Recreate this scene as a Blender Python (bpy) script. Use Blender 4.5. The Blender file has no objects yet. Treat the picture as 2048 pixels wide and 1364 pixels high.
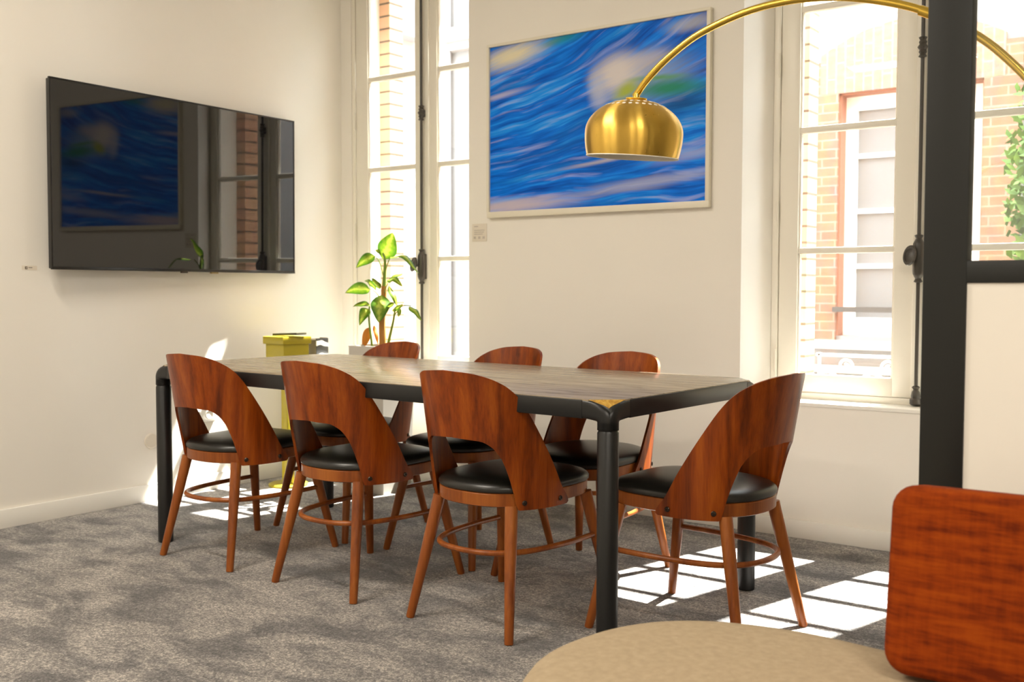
import bpy, bmesh, math, random
from mathutils import Vector, Matrix, noise
random.seed(7)
SC = bpy.context.scene
COL = SC.collection
PI = math.pi
# ------------------------------------------------------------------ camera
W, H, F_PX = 2048, 1364, 2075.07
CAM_H = 1.0598
yaw, pit, rol = math.radians(36.2533), math.radians(-2.8694), math.radians(0.0606)
FW = Vector((-math.sin(yaw)*math.cos(pit), math.cos(yaw)*math.cos(pit), math.sin(pit)))
_r = Vector((math.cos(yaw), math.sin(yaw), 0)); _u = _r.cross(FW)
RT = _r*math.cos(rol) + _u*math.sin(rol); UP = -_r*math.sin(rol) + _u*math.cos(rol)
EYE = Vector((0, 0, CAM_H))
cd = bpy.data.cameras.new('camera'); cam = bpy.data.objects.new('camera', cd); COL.objects.link(cam)
M3 = Matrix((RT, UP, -FW)).transposed()
cam.matrix_world = Matrix.Translation(EYE) @ M3.to_4x4()
cd.sensor_width = 36; cd.lens = F_PX/W*36; cd.clip_start = .05; cd.clip_end = 200
cd.dof.use_dof = True; cd.dof.focus_distance = 3.1; cd.dof.aperture_fstop = 5.0
SC.camera = cam
def at(x, y, ax, val):
    """the point of the plane axis ax = val seen at pixel x, y of the photograph (a measurement)"""
    d = FW + RT*((x-W/2)/F_PX) - UP*((y-H/2)/F_PX)
    return EYE + d*((val-EYE[ax])/d[ax])
# ------------------------------------------------------------------ light
SC.view_settings.view_transform = 'Standard'; SC.view_settings.look = 'None'
SC.view_settings.exposure = 0.12; SC.view_settings.gamma = 1.0; SC.view_settings.use_curve_mapping = False
wd = bpy.data.worlds.new('sky'); SC.world = wd; wd.use_nodes = True
bg = wd.node_tree.nodes['Background']; bg.inputs[0].default_value = (.86, .93, 1, 1); bg.inputs[1].default_value = 14.5
sl = bpy.data.lights.new('sun', 'SUN'); sl.energy = 55; sl.angle = .0093; sl.color = (1, .97, .92)
so = bpy.data.objects.new('sun', sl); COL.objects.link(so)
so.rotation_euler = Vector((-.14, -.565, -1)).to_track_quat('-Z', 'Y').to_euler()
XL, YB, YW, YO, CEIL = -4.502, 4.262, 4.42, 4.68, 3.3
def area(name, loc, sx, sy, e, col, rot=(0, 0, 0), portal=False):
    l = bpy.data.lights.new(name, 'AREA'); l.shape = 'RECTANGLE'; l.size = sx; l.size_y = sy; l.energy = e; l.color = col
    if portal: l.cycles.is_portal = True
    o = bpy.data.objects.new(name, l); COL.objects.link(o); o.location = loc; o.rotation_euler = rot; return o
area('window_portal', (-3.9, 4.64, 1.8), 1.15, 2.5, 1, (1, 1, 1), (math.radians(-90), 0, 0), True)
area('window_portal', (-1.18, 4.64, 1.8), 1.3, 2.5, 1, (1, 1, 1), (math.radians(-90), 0, 0), True)
WARM = (1, .92, .80)
FILL_LAMPS = [(-2.9, 1.1), (-2.9, -1.6), (1.1, 0.1), (0.9, -2.0)]
for x, y in FILL_LAMPS: area('ceiling_fill_lamp', (x, y, CEIL-.045), 1.15, .25, 60, WARM)  # warm fill added under the ceiling, sources unseen
# ------------------------------------------------------------------ helpers
def tag(o, label=None, cat=None, group=None, kind=None):
    if label: o['label'] = label
    if cat: o['category'] = cat
    if group: o['group'] = group
    if kind: o['kind'] = kind
    return o
def thing(name, label, cat, loc=(0, 0, 0), rz=0, group=None):
    o = bpy.data.objects.new(name, None); COL.objects.link(o); o.empty_display_size = .1
    o.location = loc; o.rotation_euler = (0, 0, rz); return tag(o, label, cat, group)
class MB:
    def __init__(s): s.bm = bmesh.new(); s.uv = None
    def box(s, a, b, bev=0, seg=2, rot=None):
        a = Vector(a); b = Vector(b); c = (a+b)/2; d = b-a
        t = bmesh.new(); bmesh.ops.create_cube(t, size=1)
        for v in t.verts: v.co = Vector((v.co.x*d.x, v.co.y*d.y, v.co.z*d.z))
        if bev: bmesh.ops.bevel(t, geom=list(t.edges), offset=bev, segments=seg, affect='EDGES', profile=.5)
        m = Matrix.Translation(c) @ (rot.to_4x4() if rot else Matrix.Identity(4))
        t.transform(m); s.add(t); return s
    def add(s, t):
        me = bpy.data.meshes.new('t'); t.to_mesh(me); t.free(); s.bm.from_mesh(me); bpy.data.meshes.remove(me)
    def ring_skin(s, rings, cap=True, closed=False):
        vs = [[s.bm.verts.new(p) for p in r] for r in rings]; n = len(rings[0])
        m = len(vs); rr = range(m if closed else m-1)
        for i in rr:
            A, B = vs[i], vs[(i+1) % m]
            for j in range(n):
                k = (j+1) % n; s.bm.faces.new((A[j], A[k], B[k], B[j]))
        if cap and not closed:
            s.bm.faces.new(list(reversed(vs[0]))); s.bm.faces.new(vs[-1])
        return s
    def tube(s, path, r, seg=12, cap=True, closed=False, flat=1.0):
        P = [Vector(p) for p in path]; n = len(P)
        R = r if isinstance(r, (list, tuple)) else [r]*n
        rings = []; prev = None
        for i, p in enumerate(P):
            if closed: t = P[(i+1) % n]-P[i-1]
            else: t = P[min(i+1, n-1)]-P[max(i-1, 0)]
            t.normalize()
            if prev is None:
                prev = Vector((0, 0, 1)) if abs(t.z) < .9 else Vector((1, 0, 0))
            x = (prev - t*prev.dot(t)).normalized(); prev = x; y = t.cross(x)
            rings.append([p + (x*math.cos(a)*flat + y*math.sin(a))*R[i] for a in [2*PI*k/seg for k in range(seg)]])
        return s.ring_skin(rings, cap, closed)
    def lathe(s, prof, c=(0, 0, 0), seg=32, M=None, cap=True):
        c = Vector(c); rings = []
        for r, z in prof:
            ring = [Vector((r*math.cos(a), r*math.sin(a), z)) for a in [2*PI*k/seg for k in range(seg)]]
            if M is not None: ring = [M @ v for v in ring]
            rings.append([v+c for v in ring])
        return s.ring_skin(rings, cap)
    def prism(s, poly, z0, z1, bev=0, f=None):
        """outline in the xy plane extruded z0..z1; f maps the point to its place"""
        t = bmesh.new(); a = [t.verts.new((x, y, z0)) for x, y in poly]; b = [t.verts.new((x, y, z1)) for x, y in poly]
        n = len(poly); t.faces.new(list(reversed(a))); t.faces.new(b)
        for i in range(n): t.faces.new((a[i], a[(i+1) % n], b[(i+1) % n], b[i]))
        if bev:
            es = [e for e in t.edges if abs(e.verts[0].co.z-e.verts[1].co.z) < 1e-6]
            bmesh.ops.bevel(t, geom=es, offset=bev, segments=2, affect='EDGES', profile=.5)
        if f:
            for v in t.verts: v.co = Vector(f(v.co))
        bmesh.ops.recalc_face_normals(t, faces=list(t.faces)); s.add(t); return s
    def quad(s, *p): s.bm.faces.new([s.bm.verts.new(q) for q in p]); return s
    def grid(s, fn, nu, nv, thick=0):
        """sheet fn(u,v); with thick it returns a closed slab, fn(u,v,side)"""
        sides = (0, 1) if thick else (0,)
        G = [[[s.bm.verts.new(fn(i/nu, j/nv, k)) for j in range(nv+1)] for i in range(nu+1)] for k in sides]
        for k in sides:
            for i in range(nu):
                for j in range(nv):
                    q = [G[k][i][j], G[k][i+1][j], G[k][i+1][j+1], G[k][i][j+1]]
                    s.bm.faces.new(q if k == 0 else q[::-1])
        if thick:
            A, B = G
            for i in range(nu):
                s.bm.faces.new((A[i+1][0], A[i][0], B[i][0], B[i+1][0])); s.bm.faces.new((A[i][nv], A[i+1][nv], B[i+1][nv], B[i][nv]))
            for j in range(nv):
                s.bm.faces.new((A[0][j], A[0][j+1], B[0][j+1], B[0][j])); s.bm.faces.new((A[nu][j+1], A[nu][j], B[nu][j], B[nu][j+1]))
        return s
    def build(s, name, mat, parent=None, smooth=35, loc=None, kind=None):
        bmesh.ops.recalc_face_normals(s.bm, faces=list(s.bm.faces))
        me = bpy.data.meshes.new(name); s.bm.to_mesh(me); s.bm.free()
        if smooth:
            for p in me.polygons: p.use_smooth = True
            me.set_sharp_from_angle(angle=math.radians(smooth))
        me.materials.append(mat)
        o = bpy.data.objects.new(name, me); COL.objects.link(o)
        if parent: o.parent = parent
        if loc: o.location = loc
        if kind: o['kind'] = kind
        return o
def copy_tree(o, parent=None):
    c = o.copy(); COL.objects.link(c); c.parent = parent
    for ch in list(o.children): copy_tree(ch, c)
    return c
def pchip(pts):
    xs = [p[0] for p in pts]; ys = [p[1] for p in pts]; n = len(xs)
    d = [(ys[i+1]-ys[i])/(xs[i+1]-xs[i]) for i in range(n-1)]
    m = [d[0]] + [0 if d[i-1]*d[i] <= 0 else 2*d[i-1]*d[i]/(d[i-1]+d[i]) for i in range(1, n-1)] + [d[-1]]
    def f(x):
        x = max(xs[0], min(xs[-1], x)); i = 0
        while i < n-2 and x > xs[i+1]: i += 1
        h = xs[i+1]-xs[i]; t = (x-xs[i])/h
        return (2*t**3-3*t*t+1)*ys[i] + (t**3-2*t*t+t)*h*m[i] + (3*t*t-2*t**3)*ys[i+1] + (t**3-t*t)*h*m[i+1]
    return f
def spline(pts, n=8, closed=False):
    P = [Vector(p) for p in pts]; out = []; N = len(P)
    for i in range(N if closed else N-1):
        g = (lambda k: P[k % N]) if closed else (lambda k: P[max(0, min(N-1, k))])
        a, b, c, d = g(i-1), g(i), g(i+1), g(i+2)
        for k in range(n):
            t = k/n; out.append(.5*((2*b)+(c-a)*t+(2*a-5*b+4*c-d)*t*t+(3*b-a-3*c+d)*t**3))
    if not closed: out.append(P[-1])
    return out
# ------------------------------------------------------------------ materials
class N:
    def __init__(s, name):
        s.m = bpy.data.materials.new(name); s.m.use_nodes = True; s.t = s.m.node_tree
        s.b = s.t.nodes['Principled BSDF']; s.out = s.t.nodes['Material Output']
    def n(s, typ, ins=None, **kw):
        o = s.t.nodes.new(typ)
        for k, v in kw.items(): setattr(o, k, v)
        for k, v in (ins or {}).items(): s.l(v, o.inputs[k])
        return o
    def l(s, v, sock):
        if isinstance(v, bpy.types.Node): v = v.outputs[0]
        if isinstance(v, bpy.types.NodeSocket): s.t.links.new(v, sock)
        elif isinstance(v, tuple) and len(v) == 3 and sock.type == 'RGBA': sock.default_value = (*v, 1)
        else: sock.default_value = v
    def math(s, op, a, b=0.0, c=None):
        o = s.t.nodes.new('ShaderNodeMath'); o.operation = op; s.l(a, o.inputs[0]); s.l(b, o.inputs[1])
        if c is not None: s.l(c, o.inputs[2])
        return o.outputs[0]
    def mix(s, f, a, b, mode='MIX'):
        o = s.t.nodes.new('ShaderNodeMix'); o.data_type = 'RGBA'; o.blend_type = mode
        s.l(f, o.inputs[0]); s.l(a, o.inputs[6]); s.l(b, o.inputs[7]); return o.outputs[2]
    def ramp(s, f, stops, interp='LINEAR'):
        o = s.t.nodes.new('ShaderNodeValToRGB'); o.color_ramp.interpolation = interp; e = o.color_ramp.elements
        while len(e) < len(stops): e.new(.5)
        for k, (p, c) in enumerate(stops): e[k].position = p; e[k].color = (*c, 1)
        s.l(f, o.inputs[0]); return o.outputs[0]
    def coord(s, which='Object', scale=(1, 1, 1), rot=(0, 0, 0), rnd=0.0):
        tc = s.t.nodes.new('ShaderNodeTexCoord'); v = tc.outputs[which]
        if rnd:
            oi = s.t.nodes.new('ShaderNodeObjectInfo')
            mu = s.math('MULTIPLY', oi.outputs['Random'], rnd)
            v = s.n('ShaderNodeVectorMath', {0: v, 1: mu}, operation='ADD').outputs[0]
        return s.n('ShaderNodeMapping', {0: v, 2: rot, 3: scale}).outputs[0]
    def noise(s, v, scale, detail=3, rough=.5, dist=0.0):
        return s.n('ShaderNodeTexNoise', {'Vector': v, 'Scale': scale, 'Detail': detail, 'Roughness': rough, 'Distortion': dist}).outputs[0]
    def bump(s, h, strength=.2, dist=.002):
        s.l(s.n('ShaderNodeBump', {'Height': h, 'Strength': strength, 'Distance': dist}).outputs[0], s.b.inputs['Normal'])
    def set(s, col=None, rough=None, metal=None, **kw):
        if col is not None: s.l(col, s.b.inputs['Base Color'])
        if rough is not None: s.l(rough, s.b.inputs['Roughness'])
        if metal is not None: s.l(metal, s.b.inputs['Metallic'])
        for k, v in kw.items(): s.l(v, s.b.inputs[k.replace('_', ' ')])
        return s.m
def plain(name, col, rough=.5, metal=0.0, **kw): return N(name).set(col, rough, metal, **kw)
def painted(name, col, rough=.6, sc=60, st=.08):
    m = N(name); c = m.coord(); n_ = m.noise(c, sc, 4); m.bump(n_, st, .001)
    col2 = tuple(x*.96 for x in col); return m.set(m.mix(m.noise(c, 2.0, 2), col, col2), rough)
WALL = painted('wall paint', (.86, .815, .735), .65)
TRIM = painted('white trim paint', (.87, .84, .77), .35)
WINP = painted('cream window paint', (.84, .79, .68), .35)
CEILM = painted('ceiling paint', (.87, .85, .80), .8)
BLACK = painted('black powder coat', (.006, .006, .006), .36, 300, .05)
FRAMEBLK = painted('anthracite partition paint', (.006, .007, .006), .5, 300, .05)
IRON = painted('dark wrought iron', (.05, .042, .033), .4, 80, .3)
PLASTIC = plain('white plastic', (.80, .77, .70), .4)
DARKP = plain('dark screw steel', (.06, .045, .035), .35, .8)
def wood(name, lo, mid, hi, sc, axis=2, rough=.3, rnd=7.0):
    m = N(name); s = [1, 1, 1]; s[axis] = .06
    c = m.coord('Object', tuple(s), rnd=rnd)
    warp = m.noise(c, sc*.35, 2, .5)
    c2 = m.n('ShaderNodeVectorMath', {0: c, 1: m.n('ShaderNodeVectorMath', {0: warp, 1: (.035, .035, .035)}, operation='MULTIPLY').outputs[0]}, operation='ADD').outputs[0]
    a = m.noise(c2, sc, 4, .6, .3); f = m.noise(c, sc*9, 3, .6)
    k = m.math('ADD', m.math('MULTIPLY', a, .8), m.math('MULTIPLY', f, .2))
    m.bump(f, .08, .0008)
    return m.set(m.ramp(k, [(.33, lo), (.5, mid), (.68, hi)]), rough, Specular_IOR_Level=.35)
WALNUT = wood('walnut veneer', (.10, .017, .001), (.24, .042, .002), (.37, .085, .005), 26, 2, .32)
LEGW = wood('stained beech', (.15, .034, .006), (.27, .072, .012), (.38, .12, .022), 14, 2, .3)
LEATHER = N('black leather'); _c = LEATHER.coord(); _v = LEATHER.n('ShaderNodeTexVoronoi', {'Vector': _c, 'Scale': 420.}).outputs[0]
LEATHER.bump(_v, .12, .0006); LEATHER = LEATHER.set((.010, .009, .007), .34)
def oak():
    m = N('smoked oak table veneer'); c = m.coord('Object', (.16, 1, 1))
    a = m.noise(c, 26, 5, .62, .6); w = m.n('ShaderNodeTexWave', {'Vector': c, 'Scale': 5., 'Distortion': 9., 'Detail': 3., 'Detail Scale': 1.5}, bands_direction='Y').outputs[1]
    f = m.noise(m.coord('Object', (.05, 1, 1)), 260, 2)
    k = m.math('ADD', m.math('MULTIPLY', a, .62), m.math('ADD', m.math('MULTIPLY', w, .08), m.math('MULTIPLY', f, .30)))
    m.bump(k, .12, .0006)
    return m.set(m.ramp(k, [(.34, (.12, .088, .052)), (.42, (.26, .20, .13)), (.62, (.38, .305, .21))]), .27)
OAK = oak()
GOLDV = wood('bare end grain veneer', (.25, .12, .02), (.5, .28, .05), (.65, .42, .10), 60, 2, .3, 0)
def carpet():
    m = N('mottled grey carpet'); c = m.coord('Object', (1, 1, 1)); cs = m.coord('Object', (.75, 1.25, 1), (0, 0, .35))
    big = m.noise(cs, 4.0, 4, .66, .6); mid = m.noise(cs, 8, 3, .6); fine = m.noise(c, 150, 3, .8); f2 = m.noise(c, 62, 3, .7)
    k = m.math('ADD', m.math('MULTIPLY', big, .72), m.math('MULTIPLY', mid, .28))
    base = m.ramp(k, [(.38, (.085, .078, .076)), (.46, (.155, .142, .135)), (.52, (.245, .222, .202)), (.64, (.34, .308, .278))])
    g = m.ramp(m.math('ADD', m.math('MULTIPLY', fine, .6), m.math('MULTIPLY', f2, .4)), [(.38, (.22, .22, .23)), (.5, (.90, .90, .90)), (.60, (2.3, 2.27, 2.22))])
    m.bump(m.math('ADD', fine, f2), .9, .006)
    return m.set(m.mix(1.0, base, g, 'MULTIPLY'), .95, Sheen_Weight=.25)
CARPET = carpet()
def glass(name, veil=.02):
    m = N(name); t = m.t; t.nodes.remove(m.b)
    tr = m.n('ShaderNodeBsdfTransparent', {0: (.97, .985, .98)}); gl = m.n('ShaderNodeBsdfGlossy', {0: (1, 1, 1), 'Roughness': .0})
    df = m.n('ShaderNodeBsdfDiffuse', {0: (.9, .9, .88)})
    lw = m.n('ShaderNodeLayerWeight', {0: .5}); fr = m.math('MULTIPLY_ADD', m.math('POWER', lw.outputs['Facing'], 5.0), .9, .04); dirt = m.math('MULTIPLY', m.noise(m.coord(), 9, 5, .7), veil)
    a = m.n('ShaderNodeMixShader', {0: fr, 1: tr, 2: gl}); b = m.n('ShaderNodeMixShader', {0: dirt, 1: a, 2: df})
    t.links.new(b.outputs[0], m.out.inputs[0]); return m.m
GLASS = glass('window glass', .05); CLEAR = glass('partition glass', .01)
def brick(name, c1, c2, mortar, axes='XZ', w=.22, h=.07):
    m = N(name); tc = m.t.nodes.new('ShaderNodeTexCoord'); sp = m.n('ShaderNodeSeparateXYZ', {0: tc.outputs['Object']})
    cb = m.n('ShaderNodeCombineXYZ', {0: sp.outputs[axes[0]], 1: sp.outputs[axes[1]]})
    br = m.n('ShaderNodeTexBrick', {'Vector': cb, 'Color1': c1, 'Color2': c2, 'Mortar': mortar, 'Scale': 1., 'Mortar Size': .006, 'Brick Width': w, 'Row Height': h})
    m.bump(br.outputs[1], -.5, .004)
    return m.set(m.mix(.35, br.outputs[0], m.n('ShaderNodeTexNoise', {'Scale': 14.}).outputs[1], 'OVERLAY'), .85)
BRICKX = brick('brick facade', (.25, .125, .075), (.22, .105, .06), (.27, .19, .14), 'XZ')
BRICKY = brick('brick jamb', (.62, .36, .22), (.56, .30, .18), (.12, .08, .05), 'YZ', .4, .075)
BRICKV = brick('brick soldier course', (.27, .16, .11), (.25, .145, .10), (.29, .22, .17), 'ZX', .24, .07)
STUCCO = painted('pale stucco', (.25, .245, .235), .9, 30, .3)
STONE = painted('pale stone', (.66, .63, .57), .8, 30, .3)
# ------------------------------------------------------------------ room shell
def struct(o): o['kind'] = 'structure'; return o
X1, Y0 = 3.6, -3.6
mb = MB(); mb.box((XL-.3, Y0-.2, -.12), (X1+.2, YO, 0)); struct(mb.build('floor', CARPET, smooth=0))
mb = MB(); mb.box((XL-.3, Y0-.2, CEIL), (X1+.2, YO, CEIL+.15)); struct(mb.build('ceiling', CEILM, smooth=0))
mb = MB(); mb.box((XL-.3, Y0-.2, 0), (XL, YO, CEIL)); struct(mb.build('wall_left', WALL, smooth=0))
mb = MB(); mb.box((X1, Y0-.2, 0), (X1+.2, YO, CEIL)); struct(mb.build('wall_right', WALL, smooth=0))
mb = MB(); mb.box((XL, Y0-.2, 0), (X1, Y0, CEIL)); struct(mb.build('wall_front', WALL, smooth=0))
# back wall with two splayed openings: (x at room face left,right), (x at window plane left,right)
SILL, HEAD = .578, 3.02
OPEN = [((XL, -3.405), (-4.415, -3.33)), ((-1.883, -.49), (-1.808, -.565))]
def seg_prism(pts, z0, z1, mat_mb): mat_mb.prism(pts, z0, z1)
mb = MB()
def pier(xa, xb, ya, yb, la, lb):  # la/lb: splay x at window plane
    pts = [(xa, YB), (xb, YB), (lb, YW), (lb, YO-.02), (la, YO-.02), (la, YW)]
    mb.prism(pts, 0, CEIL)
pier(-3.405, -1.883, 0, 0, -3.33, -1.808)
pier(-.49, X1, 0, 0, -.565, X1)
mb.prism([(XL, YW), (-4.415, YW), (-4.415, YO-.02), (XL, YO-.02)], 0, CEIL)
for (a, b), (c, d) in OPEN:
    mb.prism([(a, YB), (b, YB), (d, YW), (c, YW)], 0, SILL-.012)
    mb.prism([(c, YW), (d, YW), (d, YO-.02), (c, YO-.02)], 0, SILL+.02)
    mb.prism([(a, YB), (b, YB), (d, YW), (c, YW)], HEAD, CEIL)
    mb.prism([(c, YW), (d, YW), (d, YO-.02), (c, YO-.02)], HEAD, CEIL)
struct(mb.build('wall_back', WALL, smooth=0))
# the outer brick skin of this wall, jambs seen through the panes
mb = MB()
for xj0, xj1 in ((-4.9, -4.333), (-3.41, -1.738), (-.64, X1)):
    mb.box((xj0, YO-.02, -.4), (xj1, YO+.10, 4.4))
for xj0, xj1 in ((-4.333, -3.41), (-1.738, -.64)):
    mb.box((xj0, YO-.02, -.4), (xj1, YO+.10, .52)); mb.box((xj0, YO-.02, 3.1), (xj1, YO+.10, 4.4))
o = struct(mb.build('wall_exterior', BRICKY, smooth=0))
# sills
for k, ((a, b), (c, d)) in enumerate(OPEN):
    m_ = MB(); m_.prism([(a, YB-.006), (b, YB-.006), (d, YW), (c, YW)], SILL-.012, SILL+.004, .003)
    struct(m_.build('trim_%d' % (k+1), TRIM))
# baseboards
def baseboard(name, pts, hh=.085, th=.014):
    m_ = MB(); m_.prism(pts, 0, hh, .003); struct(m_.build(name, TRIM))
baseboard('baseboard_left', [(XL, Y0), (XL+.014, Y0), (XL+.014, YB), (XL, YB)])
baseboard('baseboard_back', [(XL+.014, YB-.014), (X1, YB-.014), (X1, YB), (XL+.014, YB)], .078)
# ------------------------------------------------------------------ windows
MUNT = [(1.214, 1.242), (1.737, 1.766), (2.258, 2.287), (2.785, 2.812)]
def window(idx, xl, xr, xc, glL, glR):
    root = bpy.data.objects.new('window_%d' % idx, None); COL.objects.link(root); root.location = (xc, YW, SILL)
    root['kind'] = 'structure'
    off = Vector((-xc, -YW, -SILL))
    def bld(m_, name, mat, par=root, smooth=35):
        m_.bm.transform(Matrix.Translation(off)); return m_.build(name, mat, par, smooth)
    fr = MB(); fw = .03
    fr.box((xl, YW, SILL), (xl+fw, YW+.07, HEAD), .004); fr.box((xr-fw, YW, SILL), (xr, YW+.07, HEAD), .004)
    fr.box((xl+.001, YW+.001, HEAD-.035), (xr-.001, YW+.069, HEAD), .004); fr.box((xl, YW-.004, SILL), (xr, YW+.07, SILL+.03), .004)
    bld(fr, 'window_frame', WINP)
    lo = glL[0]-(xl+fw)  # stile width
    for (g0, g1), hinge in ((glL, -1), (glR, 1)):
        lf = MB(); zt, zb = HEAD-.037, SILL+.032
        s0 = xl+fw+.003 if hinge < 0 else xc+.012; s1 = xc-.012 if hinge < 0 else xr-fw-.003
        lf.box((s0, YW+.004, zb), (g0, YW+.046, zt), .004); lf.box((g1, YW+.004, zb), (s1, YW+.046, zt), .004)
        lf.box((g0-.002, YW+.005, zb+.001), (g1+.002, YW+.045, .688), .003); lf.box((g0-.002, YW+.005, zt-.035), (g1+.002, YW+.045, zt-.001), .003)
        leaf = bld(lf, 'window_leaf', WINP)
        for z0, z1 in MUNT:
            mu = MB(); mu.box((g0-.002, YW+.008, z0), (g1+.002, YW+.042, z1), .006); bld(mu, 'glazing_bar', WINP)
        mo = MB()   # stepped bead along the glass
        zs = [.688] + [z for p in MUNT for z in p] + [zt-.035]
        for q in range(0, len(zs), 2):
            for xx in (g0, g1-.008): mo.box((xx, YW+.012, zs[q]), (xx+.008, YW+.03, zs[q+1]), .002)
        bld(mo, 'glazing_bead', WINP)
        gl = MB()
        for q in range(0, len(zs), 2): gl.box((g0+.001, YW+.024, zs[q]), (g1-.001, YW+.028, zs[q+1]))
        bld(gl, 'glass_pane', GLASS, smooth=0)
        hx = xl+fw*.5 if hinge < 0 else xr-fw*.5
        for hz in (.745, 1.399, 2.045):
            hg = MB(); hg.tube([(hx+.012*(-hinge), YW-.006, hz-.048), (hx+.012*(-hinge), YW-.006, hz+.048)], .0065, 10)
            hg.tube([(hx+.012*(-hinge), YW-.006, hz-.054), (hx+.012*(-hinge), YW-.006, hz-.048)], .004, 8)
            bld(hg, 'hinge', WINP)
    as_ = MB(); as_.box((xc-.03, YW-.010, SILL+.034), (xc+.03, YW+.012, HEAD-.037), .006); bld(as_, 'astragal', WINP)
    # espagnolette bolt
    ry = YW-.034
    rod = MB(); rod.tube([(xc, ry, SILL+.02), (xc, ry, HEAD-.03)], .0078, 12)
    rodo = bld(rod, 'bolt_rod', IRON)
    def knuckle(z, s=1.0):
        k = MB(); k.lathe([(.009*s, -.042*s), (.017*s, -.038*s), (.011*s, -.028*s), (.016*s, -.02*s), (.013*s, -.012*s), (.021*s, 0), (.013*s, .012*s), (.016*s, .02*s), (.011*s, .028*s), (.017*s, .038*s), (.009*s, .042*s)], (xc, ry, z), 14)
        k.box((xc-.008, ry, z-.02), (xc+.008, YW-.008, z+.02), .002); return k
    bld(knuckle(2.034), 'bolt_guide', IRON)
    cs = MB()   # lock case with oval turning knob
    cs.lathe([(.009, -.098), (.018, -.094), (.012, -.082), (.017, -.072), (.022, -.062), (.024, -.05), (.024, .05), (.022, .062), (.017, .072), (.012, .082), (.018, .094), (.009, .098)], (xc, ry, 1.185), 16)
    cs.box((xc-.016, ry, 1.115), (xc+.016, YW-.008, 1.255), .003)
    bld(cs, 'lock_case', IRON)
    kn = MB(); Mr = Matrix.Rotation(math.radians(78), 3, 'X')
    Mk = Matrix.Rotation(math.radians(-22), 3, 'Z') @ Mr @ Matrix.Diagonal((.68, 1.0, 1.0))
    kn.lathe([(.006, -.012), (.008, .02), (.030, .030), (.040, .036), (.043, .043), (.040, .049), (.030, .050), (.026, .046), (.012, .049), (.004, .050)], (xc-.008, ry-.004, 1.188), 24, Mk)
    bld(kn, 'turn_knob', IRON)
    ft = MB(); ft.lathe([(.010, .062), (.017, .056), (.010, .046), (.016, .038), (.020, .02), (.018, .012), (.024, .006), (.024, -.012), (.015, -.018)], (xc, ry, SILL+.026), 14)
    ft.box((xc-.02, ry-.004, SILL+.008), (xc+.03, YW-.004, SILL+.018), .003)
    bld(ft, 'floor_catch', IRON)
    return root
window(1, -4.415, -3.30, -3.842, (-4.290, -3.921), (-3.762, -3.40))
window(2, -1.808, -.565, -1.168, (-1.690, -1.276), (-1.060, -.68))
# ------------------------------------------------------------------ ceiling fill lamps, added out of view to brighten the room
EM = N('fill lamp diffuser'); EM.set((.9, .85, .75), .5, Emission_Color=(1, .88, .72, 1), Emission_Strength=3.0); EM = EM.m
for k, (x, y) in enumerate(FILL_LAMPS):
    t = thing('ceiling_fill_light', 'added unseen ceiling light ' + ('above the open floor before the table', 'over the left wall side, farthest from the windows', 'above the partition and lounge chair', 'at the far right rear corner of the room')[k], 'ceiling light', (x, y, CEIL), group='ceiling fill lights')
    MB().box((-.62, -.16, -.03), (.62, .16, 0), .004).build('housing', PLASTIC, t)
    MB().box((-.59, -.13, -.036), (.59, .13, -.029)).build('diffuser', EM, t)
# ------------------------------------------------------------------ television
TVY = 3.268
tv = thing('television', 'large black flat television mounted on the left wall', 'television', (XL, TVY, 1.146), math.radians(2.4)); tv.rotation_euler.y = math.radians(.45)
TVX = .070; hw = .742; TH = .853
SCREEN = plain('black glossy screen', (.004, .004, .005), .03, 0., Specular_IOR_Level=.85)
BEZ = plain('dark tv bezel', (.03, .028, .026), .3, .6)
MB().box((TVX-.035, -hw+.004, .004), (TVX-.004, hw-.004, TH-.004), .004).build('back_housing', BLACK, tv)
b = MB(); fw = .007
b.box((TVX-.012, -hw, 0), (TVX, -hw+fw, TH), .002); b.box((TVX-.012, hw-fw, 0), (TVX, hw, TH), .002)
b.box((TVX-.0125, -hw-.0005, TH-fw), (TVX+.0005, hw+.0005, TH+.0005), .002); b.box((TVX-.0125, -hw-.0005, -.0005), (TVX+.001, hw+.0005, .014), .002)
b.build('bezel', BEZ, tv)
MB().box((TVX-.006, -hw+fw, .013), (TVX-.003, hw-fw, TH-fw)).build('screen', SCREEN, tv, 0)
MB().box((TVX-.01, -.04, -.007), (TVX+.002, .0, .001), .002).build('logo_tab', DARKP, tv)
MB().box((TVX-.02, .155, -.008), (TVX-.004, .20, .001), .002).build('sensor', plain('amber sensor plastic', (.4, .28, .1), .4), tv)
MB().box((.014, -.25, .2), (TVX-.034, .25, .62), .004).build('wall_bracket', BLACK, tv)
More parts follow.
